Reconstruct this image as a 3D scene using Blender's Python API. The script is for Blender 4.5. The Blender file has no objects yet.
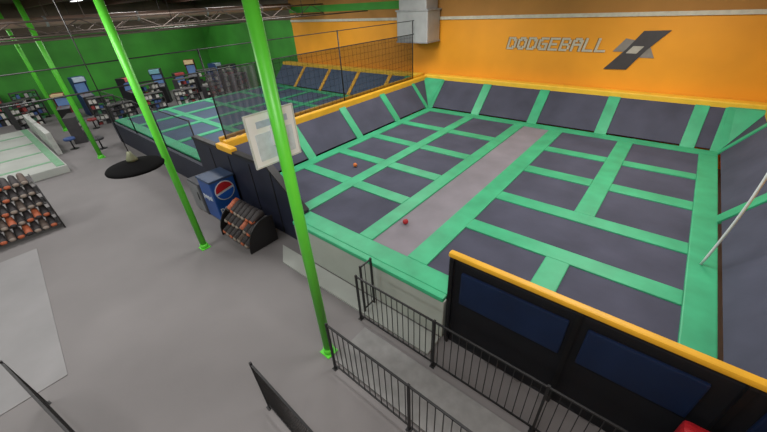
import bpy, math, random
from mathutils import Vector, Matrix
random.seed(4)
S=bpy.context.scene
S.view_settings.view_transform='Standard'
COL=S.collection
def lin(c):
    return tuple(((v/255)/12.92 if v/255<=0.04045 else (((v/255)+0.055)/1.055)**2.4) for v in c)
MC={}
def mat(name,c,rough=0.6,var=0.12,scale=6.0,metal=0.0,emit=0.0,bump=0.0,c2=None,spec=None,alpha=None):
    if name in MC: return MC[name]
    m=bpy.data.materials.new(name); m.use_nodes=True
    nt=m.node_tree; b=nt.nodes['Principled BSDF']
    l=lin(c)
    tc=nt.nodes.new('ShaderNodeTexCoord'); n=nt.nodes.new('ShaderNodeTexNoise')
    n.inputs['Scale'].default_value=scale; n.inputs['Detail'].default_value=4
    nt.links.new(tc.outputs['Object'],n.inputs['Vector'])
    r=nt.nodes.new('ShaderNodeValToRGB')
    r.color_ramp.elements[0].position=.3; r.color_ramp.elements[1].position=.7
    if c2: a1=(*l,1); a2=(*lin(c2),1)
    else:
        a1=tuple(v*(1-var) for v in l)+(1,); a2=tuple(min(1,v*(1+var)) for v in l)+(1,)
    r.color_ramp.elements[0].color=a1; r.color_ramp.elements[1].color=a2
    nt.links.new(n.outputs['Fac'],r.inputs['Fac']); nt.links.new(r.outputs['Color'],b.inputs['Base Color'])
    b.inputs['Roughness'].default_value=rough; b.inputs['Metallic'].default_value=metal
    if alpha is not None: b.inputs['Alpha'].default_value=alpha
    if spec is not None: b.inputs['Specular IOR Level'].default_value=spec
    if emit>0:
        b.inputs['Emission Color'].default_value=(*l,1); b.inputs['Emission Strength'].default_value=emit
    if bump>0:
        n2=nt.nodes.new('ShaderNodeTexNoise'); n2.inputs['Scale'].default_value=scale*12
        nt.links.new(tc.outputs['Object'],n2.inputs['Vector'])
        bp=nt.nodes.new('ShaderNodeBump'); bp.inputs['Strength'].default_value=bump; bp.inputs['Distance'].default_value=.01
        nt.links.new(n2.outputs['Fac'],bp.inputs['Height']); nt.links.new(bp.outputs['Normal'],b.inputs['Normal'])
    MC[name]=m; return m
PAD=mat('pad_green_vinyl',(56,164,118),.5,.16,2)
BED=mat('trampoline_fabric',(70,72,88),.85,.18,1.2,bump=.1,spec=.3)
LANE=mat('lane_fabric',(124,120,128),.8,.14,1.2)
BED2=mat('trampoline_fabric_blue',(68,86,110),.8,.12,1.2)
YEL=mat('yellow_vinyl',(222,168,42),.5,.08,3)
YELB=mat('yellow_vinyl_bright',(236,190,56),.5,.06,3)
POLE=mat('lime_paint',(92,206,58),.4,.05,3)
BLK=mat('black_metal',(22,22,25),.5,.1,5)
NET=mat('black_cord',(14,14,17),.9,.05,5,spec=.1)
NAVY=mat('navy_vinyl',(28,50,92),.5,.25,1.5)
DNAVY=mat('dark_navy_vinyl',(28,32,50),.55,.15,2)
LGT=mat('light_gray_panel',(160,166,160),.7,.08,1.5)
WHT=mat('white_plastic',(215,218,220),.5,.03,3)
SILV=mat('galvanised_metal',(160,162,164),.5,.14,1.5,metal=.3)
RED=mat('red_vinyl',(165,26,36),.5,.1,3)
DSH=mat('dark_shoe',(46,42,44),.7,.2,8)
WOOD=mat('rack_gray',(60,58,60),.6,.15,3)
BLUE=mat('bright_blue',(30,82,170),.4,.1,3)

def finish(o,parent,top):
    if parent is not None:
        o.parent=parent
    COL.objects.link(o)
def label(o,lab=None,cat=None,kind=None,group=None):
    if lab: o["label"]=lab
    if cat: o["category"]=cat
    if kind: o["kind"]=kind
    if group: o["group"]=group
    return o
def mk(name,vs,fs,m,parent=None,bevel=0,smooth=False,seg=2):
    vs=[Vector(v) for v in vs]
    if parent is not None: org=Vector(parent["_o"]) 
    else:
        xs=[v.x for v in vs]; ys=[v.y for v in vs]; zs=[v.z for v in vs]
        org=Vector(((min(xs)+max(xs))/2,(min(ys)+max(ys))/2,min(zs)))
    me=bpy.data.meshes.new(name); me.from_pydata([v-org for v in vs],[],fs); me.update()
    import bmesh
    bm=bmesh.new(); bm.from_mesh(me); bmesh.ops.recalc_face_normals(bm,faces=bm.faces)
    if bevel>0:
        bmesh.ops.bevel(bm,geom=[e for e in bm.edges if e.is_manifold and e.calc_face_angle(0)>.5],offset=bevel,segments=seg,affect='EDGES',profile=.6)
    bm.to_mesh(me); bm.free()
    if smooth:
        for p in me.polygons: p.use_smooth=True
    me.materials.append(m)
    o=bpy.data.objects.new(name,me)
    if parent is None: o.location=org
    finish(o,parent,None); return o
def thing(name,loc,lab,cat,group=None):
    e=bpy.data.objects.new(name,None); e.empty_display_size=.2; e.location=loc; e["_o"]=list(loc)
    COL.objects.link(e); label(e,lab,cat,None,group); return e
BF=[(0,1,3,2),(4,6,7,5),(0,4,5,1),(2,3,7,6),(0,2,6,4),(1,5,7,3)]
def bv(x0,x1,y0,y1,z0,z1): return [(x,y,z) for x in (x0,x1) for y in (y0,y1) for z in (z0,z1)]
def box(name,x0,x1,y0,y1,z0,z1,m,parent=None,bevel=0): return mk(name,bv(x0,x1,y0,y1,z0,z1),BF,m,parent,bevel)
def boxes(name,bl,m,parent=None):
    vs=[];fs=[]
    for b in bl:
        n=len(vs); vs+=bv(*b); fs+=[tuple(i+n for i in f) for f in BF]
    return mk(name,vs,fs,m,parent)
def slab(name,pts,th,m,parent=None,bevel=0):
    pts=[Vector(p) for p in pts]; n=(pts[1]-pts[0]).cross(pts[2]-pts[0]).normalized()
    if n.z<0: n=-n
    k=len(pts); vs=[p+n*th[1] for p in pts]+[p+n*th[0] for p in pts]
    fs=[tuple(range(k)),tuple(range(2*k-1,k-1,-1))]+[(i,(i+1)%k,(i+1)%k+k,i+k) for i in range(k)]
    return mk(name,vs,fs,m,parent,bevel)
def extr(name,pts,d,m,parent=None,bevel=0):
    pts=[Vector(p) for p in pts]; d=Vector(d); k=len(pts); vs=pts+[p+d for p in pts]
    fs=[tuple(range(k)),tuple(range(2*k-1,k-1,-1))]+[(i,(i+1)%k,(i+1)%k+k,i+k) for i in range(k)]
    return mk(name,vs,fs,m,parent,bevel)
def tubev(p0,p1,r0,r1=None,n=16):
    r1=r0 if r1 is None else r1
    p0=Vector(p0);p1=Vector(p1);d=(p1-p0).normalized()
    a=d.orthogonal().normalized(); b=d.cross(a)
    vs=[p0+(a*math.cos(t)+b*math.sin(t))*r0 for t in [2*math.pi*i/n for i in range(n)]]
    vs+=[p1+(a*math.cos(t)+b*math.sin(t))*r1 for t in [2*math.pi*i/n for i in range(n)]]
    fs=[(i,(i+1)%n,(i+1)%n+n,i+n) for i in range(n)]+[tuple(range(n-1,-1,-1)),tuple(range(n,2*n))]
    return vs,fs
def tube(name,p0,p1,r,m,parent=None,r1=None,n=16):
    vs,fs=tubev(p0,p1,r,r1,n); o=mk(name,vs,fs,m,parent)
    for p in o.data.polygons: p.use_smooth=len(p.vertices)==4
    return o
def tubes(name,segs,r,m,parent=None,n=8):
    V=[];F=[]
    for a,b in segs:
        vs,fs=tubev(a,b,r,None,n); k=len(V); V+=vs; F+=[tuple(i+k for i in f) for f in fs]
    return mk(name,V,F,m,parent)
def lathe(name,prof,c,m,parent=None,n=32,close=False):
    vs=[];fs=[]
    for (r,z) in prof:
        for i in range(n):
            t=2*math.pi*i/n; vs.append((c[0]+r*math.cos(t),c[1]+r*math.sin(t),c[2]+z))
    for j in range(len(prof)-1):
        for i in range(n):
            fs.append((j*n+i,j*n+(i+1)%n,(j+1)*n+(i+1)%n,(j+1)*n+i))
    fs.append(tuple(range(n))); 
    L=(len(prof)-1)*n; fs.append(tuple(range(L,L+n)))
    return mk(name,vs,fs,m,parent,smooth=True)
def text(name,s,size,m,loc,rot,parent=None,ext=.01,shear=0,sx=1,offset=0):
    cu=bpy.data.curves.new(name,'FONT'); cu.body=s; cu.size=size; cu.extrude=ext; cu.shear=shear; cu.offset=offset; cu.space_character=1.12
    t=bpy.data.objects.new(name+'_c',cu); COL.objects.link(t)
    dg=bpy.context.evaluated_depsgraph_get(); me=bpy.data.meshes.new_from_object(t.evaluated_get(dg))
    bpy.data.objects.remove(t)
    w=max(v.co.x for v in me.vertices)
    for v in me.vertices: v.co.x*=sx
    me.materials.clear(); me.materials.append(m)
    o=bpy.data.objects.new(name,me); o.rotation_euler=rot
    if parent is not None: o.location=Vector(loc)-Vector(parent["_o"]); o.parent=parent
    else: o.location=loc
    COL.objects.link(o); return o,w*sx

# ---------------- room shell
XL,XR,YN,YB,ZC=-30,3.4,-8,14,5.9
WOR=mat('wall_orange',(228,152,30),.6,.18,.3)  # strong broad noise paints uneven patches of light into the orange
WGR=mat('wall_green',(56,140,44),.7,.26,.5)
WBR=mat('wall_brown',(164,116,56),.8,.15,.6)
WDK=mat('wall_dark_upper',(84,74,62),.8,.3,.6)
FLO=mat('floor_carpet',(114,111,112),.8,.12,.4,bump=.25)
CEI=mat('ceiling_dark',(86,68,60),.9,.2,.8)
label(box('floor',XL,XR,YN,YB,-.1,0,FLO),'gray carpet floor of the trampoline hall',None,'structure')
label(box('ceiling',XL,XR,YN,YB,ZC,ZC+.1,CEI),'dark brown hall ceiling',None,'structure')
label(box('wall_back',-18.5,XR,YB,YB+.15,0,4.25,WOR),'bright orange painted wall',None,'structure')
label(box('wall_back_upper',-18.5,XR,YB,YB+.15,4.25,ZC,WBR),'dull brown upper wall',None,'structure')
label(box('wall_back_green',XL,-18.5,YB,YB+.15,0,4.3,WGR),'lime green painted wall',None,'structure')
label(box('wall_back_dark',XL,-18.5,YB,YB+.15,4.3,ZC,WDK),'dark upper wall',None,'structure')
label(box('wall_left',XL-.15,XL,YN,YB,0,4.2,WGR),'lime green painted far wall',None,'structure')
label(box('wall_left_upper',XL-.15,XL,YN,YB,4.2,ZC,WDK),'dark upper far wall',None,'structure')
label(box('wall_right',XR,XR+.15,YN,YB,0,ZC,WOR),'orange painted wall',None,'structure')
label(box('wall_front',XL,XR,YN-.15,YN,0,ZC,WGR),'green wall',None,'structure')
label(box('trim_1',-18.5,XR,YB-.06,YB,4.2,4.31,mat('trim_pale',(190,186,172),.5)),'pale gray conduit trim on orange wall',None,'structure')
label(box('trim_2',-18.5,-9.9,YB-.03,YB,4.65,4.95,WGR),'green painted stripe on the upper wall',None,'structure')

for i,y in enumerate([-4,4,8,12]):
    o=box('ceiling_beam',XL,XR,y-.08,y+.08,5.6,ZC,mat('beam_paint',(88,60,50),.7))
    label(o,'brown painted steel ceiling beam','beam',None,'ceiling beams')
def truss(x,zb,zt,y0,y1,lab,m):
    T=thing('ceiling_truss',(x,(y0+y1)/2,zb),lab,'truss','ceiling trusses')
    tube('chord',(x,y0,zb),(x,y1,zb),.03,m,T,n=8); tube('chord',(x,y0,zt),(x,y1,zt),.03,m,T,n=8)
    segs=[];n=int((y1-y0)/.8);d=(y1-y0)/n
    for i in range(n): segs.append(((x,y0+i*d,zb if i%2 else zt),(x,y0+(i+1)*d,zt if i%2 else zb)))
    tubes('web_bracing',segs,.016,m,T)
    tubes('hanger_rods',[((x,y,zt),(x,y,ZC)) for y in (y0+.5,(y0+y1)/2+.6,y1-.5)],.012,m,T)
TM=mat('truss_gray',(78,68,62),.7,.2,2)
truss(-15.5,4.6,5.0,-7.9,13.9,'gray brown steel open web truss below ceiling',TM)
truss(-21,4.55,5.0,-7.9,13.9,'gray brown steel open web truss below ceiling',TM)
truss(-26,4.4,4.9,-7.9,13.9,'gray brown steel open web truss below ceiling',TM)
DU=thing('round_duct',(-18.3,3,4.75),'dull brown round ventilation duct below ceiling','duct')
tube('duct_run',(-18.3,-7.9,4.98),(-18.3,13.9,4.98),.15,mat('duct_brown',(150,126,114),.6,.1,2),DU,n=24)
for y in (-6,-3,0,3,6,9,12): tube('duct_collar',(-18.3,y,4.98),(-18.3,y+.08,4.98),.165,SILV,DU,n=24)
tubes('hanger_rods',[((-18.3,y,5.12),(-18.3,y,ZC)) for y in (-5,1,7,11)],.012,BLK,DU)
for (x,z,r,c) in ((-12.4,4.62,.025,(90,80,74)),(-24,4.2,.03,(120,110,100)),(-28.5,4.05,.04,(70,62,56))):
    P=thing('ceiling_pipe',(x,3,z),'thin painted pipe run hanging under the ceiling','pipe','ceiling pipes')
    m=mat('pipe_%d%d%d'%c,c,.5)
    tube('pipe_run',(x,-7.9,z),(x,13.9,z),r,m,P,n=10)
    tubes('hanger_rods',[((x,y,z),(x,y,ZC)) for y in (-5,0.3,5,10)],.01,BLK,P)

# ---------------- trampoline courts
ZT=.95; TOP=1.92
def court(name,loc,lab,colx,stripx,rows_by_col,y0,y1,bed,xl,xr,sl,sr,divx,divy,divm,lsl=True,rsl=True,rw=.16,fx=None,divr=None,dw=.17):
    C=thing(name,loc,lab,'trampoline court')
    def pad(x0,x1,ya,yb): return box('safety_pad',x0,x1,ya,yb,ZT-.04,ZT+.03,PAD,C,.02)
    fd=mat('frame_dark',(30,30,36),.8)
    if fx is None:
        box('platform_frame',xl,xr,y0+.05,y1,0.0,ZT-.06,fd,C); pad(xl,xr,y0,y0+.4); ys0=y0
    else:
        box('platform_frame',xl,xr,y0+.4,y1,0.0,ZT-.06,fd,C); box('platform_frame',fx,xr,y0+.05,y0+.4,0.0,ZT-.06,fd,C); pad(fx,xr,y0,y0+.4); ys0=y0+.37
    pad(xl,xr,y1-.4,y1)
    for (a,b,ya,yb) in stripx: pad(a,b,ya,yb)
    for k,(a,b) in enumerate(colx):
        beds=rows_by_col[k]
        for j,(ya,yb,m) in enumerate(beds):
            box('trampoline_bed',a,b,ya,yb,ZT-.04,ZT,m,C)
            if j<len(beds)-1 and 0<beds[j+1][0]-yb<.6: pad(a,b,yb,beds[j+1][0])
    def lerp(a,b,t): return a+(b-a)*t
    yt=y1+1.0
    def back(x,t): return (x,lerp(y1,yt,t),lerp(ZT,TOP,t))
    xs=[xl]+[v for d in divx for v in (d-dw,d+dw)]+[xr]
    for i in range(0,len(xs)-1):
        a,b=xs[i],xs[i+1]
        if i%2==0:
            slab('trampoline_bed',[back(a,.06),back(b,.06),back(b,1),back(a,1)],(-.03,0),bed,C)
        else:
            slab('safety_pad',[back(a,.0),back(b,.0),back(b,1),back(a,1)],(-.03,.035),divm,C,.012)
    def side(xa,xb,on,ya0,dv):
        if not on: return
        f=lambda y,t:(lerp(xa,xb,t),y,lerp(ZT,TOP,t))
        ys=[ya0+.05]+[v for d in dv for v in (d-.15,d+.15)]+[y1]
        for i in range(len(ys)-1):
            a,b=ys[i],ys[i+1]
            if i%2==0: slab('trampoline_bed',[f(a,.06),f(b,.06),f(b,1),f(a,1)],(-.03,0),bed,C)
            else: slab('safety_pad',[f(a,0),f(b,0),f(b,1),f(a,1)],(-.03,.035),PAD,C,.012)
        slab('corner_pad',[(xa,y1,ZT),(xb,y1,TOP),(xb,yt,TOP)],(-.03,.02),bed,C)
        slab('corner_pad',[(xa,y1,ZT),(xa,yt,TOP),(xb,yt,TOP)],(-.03,.02),bed,C)
        d=.14
        slab('safety_pad',[(xa,y1,ZT+.03),(xa+(d if xb<xa else -d),yt-.02,TOP+.03),(xb,yt,TOP+.04),(xb,yt-d,TOP+.04)],(0,.02),PAD,C)
        slab('safety_pad',[f(y1-.18,0),f(y1,0),f(y1,1),f(y1-.18,1)],(-.02,.035),PAD,C,.012)
        slab('safety_pad',[back(xa if xb<xa else xa-.18,0),back(xa+.18 if xb<xa else xa,0),back(xa+.18 if xb<xa else xa,1),back(xa if xb<xa else xa-.18,1)],(-.02,.035),PAD,C,.012)
    side(xl,sl,lsl,ys0,divy); side(xr,sr,rsl,y0,divr or divy)
    xa=sl-.1 if lsl else xl; xb=sr+.0 if rsl else xr
    box('top_pad',xa,xb,yt,yt+.36,TOP-.08,TOP+.17,YELB,C,.04)
    if lsl: box('top_pad',sl-rw,sl+.05,ys0,yt,TOP-.12,TOP+.13,YEL,C,.03)
    if rsl: box('top_pad',sr-.05,sr+rw,y0,yt,TOP-.12,TOP+.17,YEL,C,.03)
    return C
B=BED
rows=[(3.88,5.35,B),(5.7,6.8,B),(7.15,8.45,B),(8.8,10.2,B),(10.55,12.2,B)]
r1=[(3.88,5.35,B)]
mir=[(7.2,8.6,B),(9.0,10.3,B),(10.65,12.2,B)]
court('trampoline_court',(-3.3,8,0),'large raised trampoline court with green pads and gray beds',
  [(-7.7,-6.05),(-5.7,-4.1),(-3.75,-2.88),(-2.45,-.85),(-.45,1.09),(-2.45,-.85),(-.45,1.09),(-2.45,1.09)],
  [(-8.05,-7.7,3.88,12.2),(-6.05,-5.7,3.88,12.2),(-4.1,-3.75,3.88,12.2),(-2.88,-2.45,3.88,12.2),(-.85,-.45,3.88,5.35),(-.85,-.45,7.2,12.2),(-2.45,1.09,5.35,5.72),(-2.45,1.09,6.82,7.2),(1.09,1.49,3.88,12.2)],
  [rows,rows,[(3.88,12.2,LANE)],r1,r1,mir,mir,[(5.72,6.82,B)]],3.48,12.6,BED,-8.05,1.49,-8.86,2.15,[-5.87,-3.64,-1.43,.8],[6.0,8.2,10.4],PAD,fx=-5.66,divr=[8.45])
B2=BED2
rows2=[(4.28,6.0,B2),(6.3,8.0,B2),(8.3,10.1,B2),(10.4,12.2,B2)]
cols=[];st=[]
for i in range(5):
    a=-19.6+i*1.93; st.append((a,a+.3,4.28,12.2)); cols.append((a+.3,a+1.93))
st.append((-9.95,-9.82,4.28,12.2))
court('trampoline_court',(-14.7,8,0),'second raised trampoline court with green pads beyond the net',cols,st,[rows2]*5,3.88,12.6,B2,-19.6,-9.82,-20.4,-9.2,[-17.4,-15.2,-13.0,-10.9],[6.5,9.2],YEL,lsl=False,rw=.1,dw=.1)

SK=thing('court_front_panel',(-3.7,3.42,0),'pale gray skirting panel below the green court edge','panel')
box('panel',-5.62,-1.78,3.36,3.46,0.045,.9,LGT,SK,.01)
box('pad_edge',-5.62,-1.79,3.34,3.47,.9,.99,PAD,SK,.02)
ap=slab('floor_apron',[(-6.3,3.34,0.0),(-5.75,2.94,0.0),(-3.3,2.94,0.0),(-1.8,2.94,0.0),(-1.8,3.34,0.0)],(0.001,.04),mat('apron_gray',(158,162,158),.75,.08,1.2)); label(ap,'pale gray floor apron along the court front','floor apron')

WY0,WY1=3.70,3.86
W=thing('court_end_wall',(-8,3.78,0),'dark navy padded end wall with yellow top pad','padded wall')
extr('wall_padding',[(-10.6,WY1,0),(-5.68,WY1,0),(-5.68,WY1,.98),(-6.8,WY1,1.84),(-10.6,WY1,1.84)],(0,WY0-WY1,0),DNAVY,W,.02)
box('top_pad',-9.1,-8.3,WY0-.02,WY1,1.84,2.0,YEL,W,.03)
box('top_cap',-8.3,-6.8,WY0-.02,WY1,1.84,1.92,BLK,W,.02)
box('top_cap',-10.6,-9.1,WY0-.02,WY1,1.84,1.92,BLK,W,.02)
for x in (-9.6,-8.6,-7.6,-6.7): box('seam',x-.015,x+.015,WY0-.012,WY0+.004,.05,1.75,BLK,W)
slab('edge_rail',[(-6.8,WY0-.02,1.86),(-6.8,WY1,1.86),(-5.68,WY1,1.0),(-5.68,WY0-.02,1.0)],(0,.06),BLK,W)
sk2=box('court_front_panel',-19.6,-10.65,3.74,3.87,0,.9,DNAVY); label(sk2,'dark navy skirting below the second trampoline court','panel')

SCR=mat('net_scrim',(30,30,34),.95,.1,3,alpha=.3,spec=.05)
SCR2=mat('net_scrim_gray',(80,78,82),.95,.15,3,alpha=.7,spec=.05)
SCR3=mat('net_scrim_faint',(30,30,34),.95,.1,3,alpha=.2,spec=.05)
SCR4=mat('net_scrim_front',(16,16,20),.95,.3,2,alpha=.35,spec=.05)
def netp(name,axis,c,a0,a1,z0,z1,cell,th,parent=None):
    bl=[]
    n=int((a1-a0)/cell)
    for i in range(n+1):
        a=a0+i*cell
        bl.append((a-th/2,a+th/2,c-th/2,c+th/2,z0,z1) if axis=='x' else (c-th/2,c+th/2,a-th/2,a+th/2,z0,z1))
    n=int((z1-z0)/cell)
    for i in range(n+1):
        z=z0+i*cell
        bl.append((a0,a1,c-th/2,c+th/2,z-th/2,z+th/2) if axis=='x' else (c-th/2,c+th/2,a0,a1,z-th/2,z+th/2))
    return boxes(name,bl,NET,parent)
F=thing('padded_fence',(0,3.4,0),'black netting fence with yellow top pad and navy pads','fence')
box('top_pad',-1.76,3.2,3.36,3.46,1.86,1.94,YEL,F,.025)
for x in (-1.7,-.02,1.42,2.9): box('post',x-.03,x+.03,3.36,3.42,0,1.86,BLK,F)
for a,b in ((-1.54,-.1),(.1,1.2),(1.6,2.75)): box('navy_pad',a,b,3.37,3.42,1.03,1.64,NAVY,F,.02)
box('skirt_panel',-1.72,3.2,3.425,3.455,0,1.86,mat('skirt_black',(24,25,32),.7),F)
# loose draped netting with uneven folds
vs=[];fs=[];N=96
for i in range(N+1):
    x=-1.72+i*4.85/N; fo=.018*math.sin(i*.7)+.012*math.sin(i*1.9+1)
    for j,z in enumerate((1.86,1.3,.7,.16+.05*math.sin(i*.23))):
        vs.append((x,3.325+fo*(j/3),z))
    if i:
        for j in range(3):
            a=(i-1)*4+j; b=i*4+j; fs.append((a,a+1,b+1,b))
mk('draped_netting',vs,fs,SCR4,F,smooth=True)

D=thing('divider_net',(-9.03,8.5,2.05),'tall faint translucent black net between two trampoline courts','net')
box('net_fabric',-8.952,-8.948,5.3,12.7,2.06,3.75,SCR,D)
netp('netting','y',-8.94,5.3,12.7,2.06,3.77,.2,.005,D)
vs=[];fs=[]
for i in range(41):
    y=3.95+i*1.35/40; x=-8.94+.03*math.sin(i*1.1)
    for z in (2.06,3.74): vs.append((x,y,z))
    if i: fs.append((2*i-2,2*i-1,2*i+1,2*i))
mk('gathered_fabric',vs,fs,SCR2,D)
tube('top_cable',(-8.95,-7.9,3.77),(-8.95,12.8,3.77),.016,BLK,D,n=8)
tube('top_cable',(-8.95,-7.9,4.25),(-8.95,12.8,4.25),.012,BLK,D,n=8)
for y in (3.95,8.5,12.7): tube('net_post',(-8.95,y,2.06),(-8.95,y,4.27),.02,BLK,D,n=8)
D2=thing('divider_net',(-15,3.8,.9),'black safety net along the second court edge','net')
box('net_fabric',-19.6,-10.7,3.808,3.812,.95,2.3,SCR3,D2)
for x in (-19.6,-16.6,-13.6,-10.7): tube('net_post',(x,3.81,.9),(x,3.81,2.35),.022,BLK,D2)
tube('top_cable',(-19.6,3.81,2.32),(-10.7,3.81,2.32),.018,BLK,D2)

def pole(x,y,r,lab):
    P=thing('support_pole',(x,y,0),lab,'pole','green support poles')
    tube('pole_shaft',(x,y,.03),(x,y,ZC),r,POLE,P,n=24)
    tube('base_collar',(x,y,0),(x,y,.12),r*1.2,POLE,P,n=24)
    box('base_plate',x-r*1.5,x+r*1.5,y-r*1.5,y+r*1.5,0,.02,POLE,P)
pole(-3.17,1.99,.073,'bright lime green steel support pole with sign')
pole(-7.9,2.12,.073,'bright lime green steel support pole by shoe rack')
pole(-17.9,2.5,.085,'bright lime green steel support pole near second court')
pole(-24.5,2.6,.085,'bright lime green steel support pole by arcade machines')

gx=-3.29
G=thing('hanging_sign',(gx,1.9,3.5),'thin white board with faint blue print behind the pole','sign')
box('sign_board',gx-.012,gx,1.69,2.29,3.5,4.07,WHT,G,.004)
boxes('sign_frame',[(gx-.016,gx+.006,1.68,1.695,3.49,4.08),(gx-.016,gx+.006,2.285,2.3,3.49,4.08),(gx-.016,gx+.006,1.695,2.285,3.49,3.505),(gx-.016,gx+.006,1.695,2.285,4.065,4.08)],mat('frame_gray',(180,186,182),.5),G)
box('printed_panel',gx,gx+.003,1.76,2.24,3.56,3.86,mat('print_blue',(184,196,206),.6,.10,14),G)
box('printed_header',gx,gx+.003,1.8,2.2,3.92,3.99,mat('print_head',(160,174,192),.6,.12,14),G)
box('bracket',gx+.003,-3.245,1.95,2.03,3.7,3.9,WHT,G)

def railing(p0,p1,h,lab,grp,step=.11,panel=1.5):
    p0=Vector((*p0,0));p1=Vector((*p1,0)); L=(p1-p0).length; ang=math.atan2((p1-p0).y,(p1-p0).x)
    R=thing('railing',(0,0,0),lab,'railing',grp)
    box('top_rail',0,L,-.014,.014,h-.024,h,BLK,R,.004)
    box('bottom_rail',0,L,-.01,.01,.1,.12,BLK,R)
    n=max(1,round(L/panel))
    for i in range(n+1):
        x=L*i/n; box('post',x-.016,x+.016,-.016,.016,0,h+.02,BLK,R)
        box('foot_plate',x-.04,x+.04,-.04,.04,0,.012,BLK,R)
    base=None
    k=int(L/step)
    for i in range(1,k):
        if base is None:
            base=box('baluster',-.005,.005,-.005,.005,.12,h-.024,BLK,R); base.location.x=i*step
        else:
            c=base.copy(); c.location.x=i*step; c.parent=R; COL.objects.link(c)
    R.location=p0; R.rotation_euler=(0,0,ang); return R
railing((-3.2,2.84),(3.1,2.8),1.08,'black metal railing with thin balusters along the court','black railings')
railing((-2.85,1.84),(1.6,1.8),1.08,'black metal railing beginning beside the green pole','black railings')
railing((-3.24,3.0),(-3.24,3.27),1.15,'short black railing joining the court edge','black railings',panel=.4)
railing((-3.18,.8),(-1.4,.74),1.08,'black railing standing alone on gray carpet','black railings',step=.05)
railing((-6.0,-1.33),(-4.0,-.95),1.08,'black railing beside the pale floor','black railings',step=.05)

label(box('ramp_walkway',-3.0,3.1,1.93,2.72,0,.03,mat('ramp',(124,124,124),.85),None,.005),'gray ramp walkway between two black railings','walkway')
pf=slab('vinyl_mat',[(-11.6,-.6,0),(-6.36,-1.0,0),(-6.36,-4.6,0),(-11.6,-4.6,0)],(0.001,.012),mat('vinyl_pale',(130,129,131),.8,.08,1)); label(pf,'pale gray vinyl mat lying on the carpet','mat')
rb=thing('padded_barrier',(1.6,3.05,0),'red padded barrier standing between railing and fence','barrier')
box('padding',1.1,2.4,2.96,3.14,0.06,1.33,RED,rb,.06); box('foot',1.1,2.4,2.94,3.16,0,.08,BLK,rb,.01)

wp=thing('net_pole',(1.27,6.6,.985),'slim white bowed pole standing on the green padding','pole')
def bowed(n=24,r=.02,k=10):
    vs=[];fs=[]
    for j in range(n+1):
        t=j/n; bx=.10*math.sin(math.pi*t); c=(1.27+bx,6.6-.05*math.sin(math.pi*t),.985+t*3.3)
        for i in range(k):
            a=2*math.pi*i/k; vs.append((c[0]+r*math.cos(a),c[1]+r*math.sin(a),c[2]))
    for j in range(n):
        for i in range(k): fs.append((j*k+i,j*k+(i+1)%k,(j+1)*k+(i+1)%k,(j+1)*k+i))
    fs.append(tuple(range(k))); fs.append(tuple(range(n*k,n*k+k)))
    return vs,fs
vs,fs=bowed(); mk('pole_shaft',vs,fs,WHT,wp,smooth=True)

def ball(x,y,m,lab):
    r=.06; prof=[(r*math.sin(a)+.0005,-r*math.cos(a)) for a in [math.pi*i/14 for i in range(15)]]
    o=lathe('dodgeball',prof,(x,y,ZT+r+.003),m); label(o,lab,'ball',None,'dodgeballs on the court')
ball(-3.55,4.75,RED,'small red foam dodgeball on the gray lane')
ball(-6.5,6.3,mat('orange_ball',(200,110,50)),'small orange foam dodgeball on a trampoline bed')

# block lettering built stroke by stroke on a 5x7 unit grid so each glyph stays legible
WT=thing('wall_lettering',(-3.8,13.97,3.2),'bold gray block letters spelling DODGEBALL on orange wall','lettering')
LW=mat('letter_gray',(196,188,170),.5,.08,3); LD=mat('logo_dark',(62,58,62),.5,.1,5)
GL={'D':["11110","10011","10001","10001","10001","10011","11110"],
    'O':["01110","11011","10001","10001","10001","11011","01110"],
    'G':["01111","11000","10000","10111","10001","11001","01111"],
    'E':["11111","10000","10000","11110","10000","10000","11111"],
    'B':["11110","10001","10001","11110","10001","10001","11110"],
    'A':["01110","11011","10001","11111","10001","10001","10001"],
    'L':["10000","10000","10000","10000","10000","10000","11111"]}
cell=3.3/(9*6.0-1); hh=.40/7
def glyph(ch,x0,gr,m,y,d,nm):
    V=[];Fc=[]
    for r in range(7):
        for c in range(5):
            if GL[ch][r][c]=='1':
                z0=3.19+(6-r)*hh; sh=.18*(z0-3.19)
                xx0=x0+c*cell+sh-gr; xx1=x0+(c+1)*cell+sh+gr; za=z0-gr; zb=z0+hh+gr; e=.0
                n=len(V); V+=[(xx0,y,za),(xx0,y,zb),(xx0,y-d,za),(xx0,y-d,zb),(xx1,y,za),(xx1,y,zb),(xx1,y-d,za),(xx1,y-d,zb)]
                V=V; Fc+=[tuple(i+n for i in f) for f in BF]
    return mk(nm,V,Fc,m,WT)
for i,ch in enumerate("DODGEBALL"):
    x0=-5.45+i*6.0*cell
    glyph(ch,x0,.004,LW,13.985,.02,'letter_'+ch.lower())
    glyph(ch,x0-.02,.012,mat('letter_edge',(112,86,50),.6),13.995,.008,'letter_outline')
LG=thing('wall_logo',(-1.3,13.97,2.7),'dark and gray crossing slanted emblem on orange wall','logo')
def poly(name,pts,m,d=.02,y=13.99):
    return extr(name,[(-1.3+(a+1.3)*.9,y,3.26+(b-3.26)*.95) for a,b in pts],(0,-d,0),m,LG)
poly('emblem_gray',[(-1.7,3.62),(-1.0,3.5),(-.72,3.06),(-1.1,3.06),(-1.62,3.22),(-2.0,3.22)],mat('logo_gray',(128,122,118)),.015,13.995)
poly('emblem_dark',[(-1.25,3.84),(-.5,3.86),(-1.0,3.3),(-1.42,2.68),(-2.14,2.66),(-1.6,3.3)],LD,.015,13.98)
poly('emblem_silver',[(-1.42,3.4),(-1.1,3.4),(-1.26,3.18),(-1.58,3.18)],mat('logo_light',(170,164,156)),.01,13.964)

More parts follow.
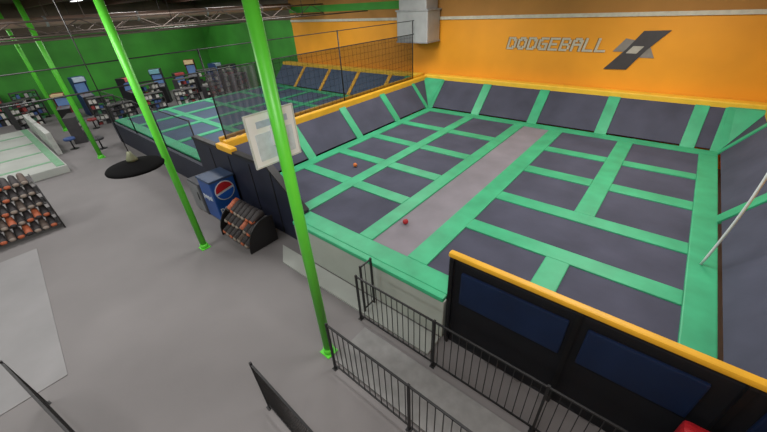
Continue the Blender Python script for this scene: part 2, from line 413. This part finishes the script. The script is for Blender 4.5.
H=thing('duct_unit',(-9.2,13.3,3.4),'plain gray galvanised duct hanging by the orange wall','ventilation duct')
box('unit_body',-9.95,-8.4,12.95,13.9,3.42,4.6,SILV,H,.05)
box('duct_riser',-9.85,-8.5,13.0,13.85,4.6,ZC,SILV,H,.03)
FLG=mat('flange',(140,142,144),.5)
box('flange',-9.98,-8.37,12.92,13.93,4.56,4.62,FLG,H); box('flange',-9.97,-8.38,12.93,13.92,3.42,3.47,FLG,H)

Lp=thing('pendant_lamp',(-7.2,1.4,2.6),'wide black dome pendant lamp hanging from ceiling','lamp')
LB=mat('lamp_black',(12,12,13),.9,.1,4,spec=.05)
lathe('lamp_shade',[(.47,0),(.475,.02),(.45,.05),(.38,.07),(.25,.1),(.1,.13),(.06,.14),(.05,.13),(.1,.11),(.25,.08),(.44,.01),(.46,0)],(-7.2,1.4,2.65),LB,Lp,48)
lathe('lamp_socket',[(.03,0),(.09,.01),(.09,.05),(.05,.12),(.03,.18)],(-7.2,1.4,2.78),mat('lamp_cap',(96,100,76),.6),Lp)
tube('suspension_rod',(-7.2,1.4,2.9),(-7.2,1.4,ZC),.008,BLK,Lp,n=8)

# ---------------- drinks cooler
cx0,cx1,cy0,cy1=-9.2,-8.5,2.95,3.63
V=thing('drinks_cooler',((cx0+cx1)/2,(cy0+cy1)/2,0),'blue drinks cooler with round red white blue emblem','drinks cooler')
box('cabinet',cx0,cx1,cy0,cy1,.08,1.24,mat('cooler_blue',(26,70,138),.4,.25,2),V,.03)
box('lid',cx0-.02,cx1+.02,cy0-.02,cy1+.02,1.24,1.3,mat('cooler_gray',(48,66,94),.4),V,.02)
box('plinth',cx0+.05,cx1-.05,cy0+.05,cy1-.05,0,.08,BLK,V)
def disc(name,face,c,r,m,off,half=None,n=40):
    pts=[]
    for i in range(n):
        t=2*math.pi*i/n; px=r*math.cos(t); pz=r*math.sin(t)
        if half=='t': pz=max(pz,.1*r+.2*px)
        if half=='b': pz=min(pz,-.15*r+.2*px)
        pts.append((cx1+off,c[0]+px,c[1]+pz))
    return extr(name,pts,(.006,0,0),m,V)
LGW=mat('label_white',(190,196,204),.5,.04,4)
cc=(cy0+cy1)/2
disc('emblem','x',(cc,.93),.27,LGW,.001)
disc('emblem','x',(cc,.93),.245,RED,.008,'t'); disc('emblem','x',(cc,.93),.245,BLUE,.008,'b')
text('lettering','pepsi',.22,LGW,(cx0+.08,cy0-.004,.7),(math.pi/2,0,0),V,.004,0,1.0,.004)
text('lettering','pepsi',.22,LGW,(cx1+.004,cy0+.06,.36),(math.pi/2,0,math.pi/2),V,.004,0,1.0,.004)
wb=thing('storage_cabinet',(-9.7,3.2,0),'low dark gray storage cabinet beside the blue cooler','cabinet')
CG=mat('cabinet_gray',(70,72,78),.5)
box('body',-10.0,-9.3,2.95,3.6,.05,1.0,CG,wb,.02); box('door',-9.96,-9.34,2.925,2.95,.1,.95,mat('cabinet_door',(110,112,116),.5),wb,.01); box('plinth',-9.96,-9.34,2.98,3.55,0,.05,BLK,wb); tube('handle',(-9.42,2.905,.5),(-9.42,2.905,.75),.012,BLK,wb,n=8)

# ---------------- shoes and racks
def shoe_mesh(m,m2):
    K=1.32
    secs=[(-.15,.04,.10),(-.13,.055,.13),(-.05,.058,.13),(.02,.058,.105),(.08,.062,.085),(.13,.055,.07),(.155,.03,.045)]
    vs=[];fs=[];n=12
    for (x,w,h) in secs:
        for i in range(n):
            t=2*math.pi*i/n; yy=w*math.cos(t); zz=h/2+h/2*math.sin(t)
            if math.sin(t)<-.3: zz=0
            vs.append((x*K,yy*K,zz*K))
    for j in range(len(secs)-1):
        for i in range(n): fs.append((j*n+i,j*n+(i+1)%n,(j+1)*n+(i+1)%n,(j+1)*n+i))
    fs.append(tuple(range(n))); fs.append(tuple(range((len(secs)-1)*n,len(secs)*n)))
    me=bpy.data.meshes.new('shoe'); me.from_pydata(vs,[],fs); me.materials.append(m); me.materials.append(m2)
    for p in me.polygons:
        p.use_smooth=True
        c=p.center
        if c.z<.03 or c.x>.18: p.material_index=1
    return me
BR=mat('brown_shoe',(84,72,66),.7,.2,8); OR=mat('orange_shoe',(172,92,62),.6,.2,8); TN=mat('tan_shoe',(140,128,120),.6,.2,8)
SM=[shoe_mesh(DSH,OR),shoe_mesh(DSH,TN),shoe_mesh(BR,TN),shoe_mesh(OR,DSH)]
def rack(loc,rot,L,tiers,lab,grp,dz=.3,h0=.12,jit=.01):
    R=thing('shoe_rack',(0,0,0),lab,'shoe rack')
    dd=.14
    for s in (0,L-.03):
        pts=[(s,-.05,0),(s,.45,0),(s,.45+(tiers-1)*dd,0),(s,.45+(tiers-1)*dd,h0+dz*tiers-.16)]
        for q in range(7):
            a=q/6*math.pi/2
            pts.append((s,.25+(tiers-1)*dd-math.sin(a)*(.3+(tiers-1)*dd),(h0+dz*(tiers-1)+.08)*math.cos(a)*1.0+.06))
        extr('side_panel',pts,(.03,0,0),BLK,R)
    for t in range(tiers):
        y=t*dd; z=h0+t*dz
        extr('shelf',[(.03,y,z),(.03,y+.36,z+.09),(.03,y+.36,z+.11),(.03,y,z+.02)],(L-.06,0,0),WOOD,R)
    R.location=loc; R.rotation_euler=(0,0,rot)
    M=Matrix.Translation(loc)@Matrix.Rotation(rot,4,'Z')
    n=int((L-.1)/.175)
    for t in range(tiers):
        for i in range(n):
            k=random.choice([0,0,1,1,2,2,0,1,3])
            o=bpy.data.objects.new('shoe',SM[k]); COL.objects.link(o)
            y=.16+t*dd; z=h0+t*dz+.02+.042+.004
            o.matrix_world=M@Matrix.Translation((.14+i*.175,y+random.uniform(-jit,jit),z))@Matrix.Rotation(math.atan2(.09,.36),4,'X')@Matrix.Rotation(-math.pi/2,4,'Z')
            nm=['dark gray orange-soled','dark gray tan-toed','brown tan-toed','bright orange'][k]
            label(o,nm+' sport shoe resting on the black shoe rack','shoe',None,grp)
rack(Vector((-12.3,-1.75,0)),math.pi/2,1.9,5,'tall black shoe rack full of dark and orange shoes','shoes on the tall rack',.29,.12)
rack(Vector((-8.05,2.72,0)),0,1.4,3,'low black shoe rack against the navy padded wall','shoes on the low rack',.27,.08)

# ---------------- pale soft play mat
T=thing('foam_play_platform',(-21,-.6,0),'pale gray foam play platform with green stripes','play platform')
box('platform',-25.5,-17.2,-3.5,1.3,0,.3,mat('foam_pale',(160,164,160),.7,.10,1),T,.03)
for x in (-24,-22,-20,-18.2): box('green_stripe',x-.09,x+.09,-3.4,1.0,.3,.31,mat('stripe_green',(110,156,124),.6),T)
box('green_stripe',-25.4,-17.3,1.0,1.25,.3,.32,mat('stripe_green',(96,160,118)),T)
for x0,x1 in ((-25.5,-23),(-22.6,-20)):
    b=box('foam_barrier',x0,x1,1.4,1.6,0,1.0,mat('foam_white',(176,178,176),.6),None,.03); label(b,'pale foam barrier block beside the play platform','barrier',None,'foam barriers')

def arcade(x,y,rot,c1,c2,nm,hs=1.0):
    A=thing('arcade_machine',(0,0,0),nm+' arcade machine with glowing screen','arcade machine','arcade machines along the wall')
    m1=mat('arc_'+nm,c1,.5); m2=mat('arcp_'+nm,c2,.4,emit=.2)
    for s in (-.36,.33):
        extr('side_panel',[(s,-.4,0),(s,.4,0),(s,.4,1.95),(s,-.25,1.95),(s,-.28,1.7),(s,-.05,1.6),(s,.0,1.15),(s,-.4,1.0)],(.03,0,0),m1,A)
    box('cabinet_front',-.33,.33,-.36,.38,0,.95,BLK,A); box('cabinet_back',-.33,.33,.1,.4,.95,1.95,m1,A)
    extr('control_panel',[(-.33,-.38,.96),(.33,-.38,.96),(.33,0,1.08),(-.33,0,1.08)],(0,0,.04),mat('control_gray',(110,110,114),.5),A)
    box('screen',-.3,.3,.06,.1,1.13,1.62,mat('screen_lit',(84,110,150),.2,emit=.5),A)
    box('marquee',-.33,.33,-.24,.1,1.72,1.93,m2,A)
    tube('joystick',(-.12,-.2,1.04),(-.12,-.2,1.16),.015,RED,A,n=8)
    A.location=(x,y,0); A.rotation_euler=(0,0,rot); A.scale=(.9,1,hs)
cs=[((110,40,44),(190,170,130),'red'),((44,66,110),(160,176,190),'blue'),((36,36,40),(190,100,100),'black'),((56,60,62),(110,160,170),'dark gray'),((60,50,60),(170,70,70),'charcoal')]
k=0
for y,dx,rr,hs in ((3.3,.5,-.4,.8),(4.6,-.3,.1,1.1),(6.8,.2,.5,.9),(8.4,.9,-.5,1.05),(9.9,.5,-.1,.8),(11.2,-.4,-.5,1.1),(12.7,.3,.4,.9)):
    arcade(-27.0+dx,y,math.pi/2+rr,*cs[k%5],hs); k+=1
def bin_shelf(x,y,rot,h,lab):
    A=thing('display_shelf',(0,0,0),lab,'shelf','display shelves')
    for s in (-.6,.57): box('side_panel',s,s+.03,-.25,.25,0,h,mat('shelf_side',(60,58,62),.6),A)
    for z in [h*i/5 for i in range(1,6)]:
        box('shelf_board',-.57,.57,-.25,.25,z-.03,z,mat('shelf_board',(70,68,70),.6),A)
    rnd=[(150,60,62),(60,86,140),(200,200,196),(150,150,150),(60,110,80),(44,44,50),(200,200,196),(110,110,116)]
    for i in range(5):
        for j in range(6):
            if random.random()<.12: continue
            c=random.choice(rnd); zz=0.004+h*i/5; x0=-.55+j*.185
            box('stock_box',x0,x0+.15,-.2,.15,zz,zz+h/5*random.uniform(.4,.8),mat('stock_%d_%d_%d'%c,c,.6),A)
    A.location=(x,y,0); A.rotation_euler=(0,0,rot)
HB='display shelf stocked with small coloured boxes'
for (x,y,r,h,l) in ((-23.6,9.0,.2,1.6,'black '),(-24.2,10.8,-.2,1.8,'tall black '),(-22.6,6.6,0,1.3,'low black '),(-22.2,11.8,.4,1.5,'black '),(-24.0,4.6,-.3,1.4,'low black '),(-22.0,9.9,.1,1.2,'low black '),(-24.6,7.2,.3,1.5,'black '),(-29.4,-1.2,0,1.8,'black '),(-29.4,0.6,0,2.0,'tall black '),(-29.4,2.2,0,1.6,'black '),(-25.3,12.8,.1,1.7,'black '),(-22.2,4.9,.2,1.2,'low black '),(-21.9,8.2,-.3,1.3,'low black '),(-21.6,2.75,1.2,1.2,'low black '),(-27.5,1.6,.4,1.4,'black ')):
    bin_shelf(x,y,math.pi/2+r,h,l+HB)
def stool(x,y,c,nm):
    A=thing('round_stool',(x,y,0),nm+' padded round stool on gray carpet','stool','coloured stools')
    lathe('seat',[(.02,.42),(.2,.42),(.22,.44),(.22,.5),(.19,.53),(.02,.54)],(x,y,0),mat('stool_'+nm,c,.5),A,20)
    tube('leg',(x,y,.02),(x,y,.42),.03,BLK,A,n=10); tube('foot_disc',(x,y,0),(x,y,.02),.17,BLK,A,n=20)
for i,(x,y) in enumerate([(-23.4,3.7),(-25.6,3.3),(-25.2,5.6),(-26.4,-.8),(-20.4,2.1),(-19.2,2.9)]):
    stool(x,y,*[((130,44,46),'red'),((50,76,130),'blue'),((60,60,64),'gray')][i%3])

# ---------------- lights
for x in (-26,-20,-14,-7.5,-.5):
    for y in (-3.5,0.2,6,10.5):
        fx=thing('ceiling_light',(x,y,5.8),'long white fluorescent ceiling fixture','ceiling light','ceiling fixtures')
        box('fixture_body',x-.75,x+.75,y-.15,y+.15,5.82,ZC,WHT,fx)
        box('diffuser',x-.7,x+.7,y-.12,y+.12,5.79,5.82,mat('diffuser',(250,250,245),.5,emit=2),fx)
        warm=(y>9 and x>-10)
        ld=bpy.data.lights.new('light','AREA'); ld.shape='RECTANGLE'; ld.size=2.2; ld.size_y=1.2
        ld.energy=(205 if warm else 168) if x>-18 else 120; ld.color=(1,.955,.88) if warm else (1,.975,.94)
        lo=bpy.data.objects.new('light',ld); lo.location=(x,y,5.75); COL.objects.link(lo)
w=bpy.data.worlds.new('w'); S.world=w; w.use_nodes=True; w.node_tree.nodes['Background'].inputs[0].default_value=(.5,.5,.5,1)

# ---------------- camera
cam=bpy.data.cameras.new('camera'); cam.sensor_width=36; cam.lens=334/767*36; cam.clip_start=.05
co=bpy.data.objects.new('camera',cam); COL.objects.link(co); S.camera=co
dA=Vector((334.5,-236,334)).normalized(); dn=Vector((31.5,517,334)).normalized()
Z=-dn; Yv=(dA-Z*dA.dot(Z)).normalized(); X=Yv.cross(Z)
right=Vector((X.x,Yv.x,Z.x)); down=Vector((X.y,Yv.y,Z.y)); fwd=Vector((X.z,Yv.z,Z.z))
M=Matrix((right,-down,-fwd)).transposed().to_4x4(); M.translation=(0,0,5); co.matrix_world=M
for o in bpy.data.objects:
    if "_o" in o: del o["_o"]
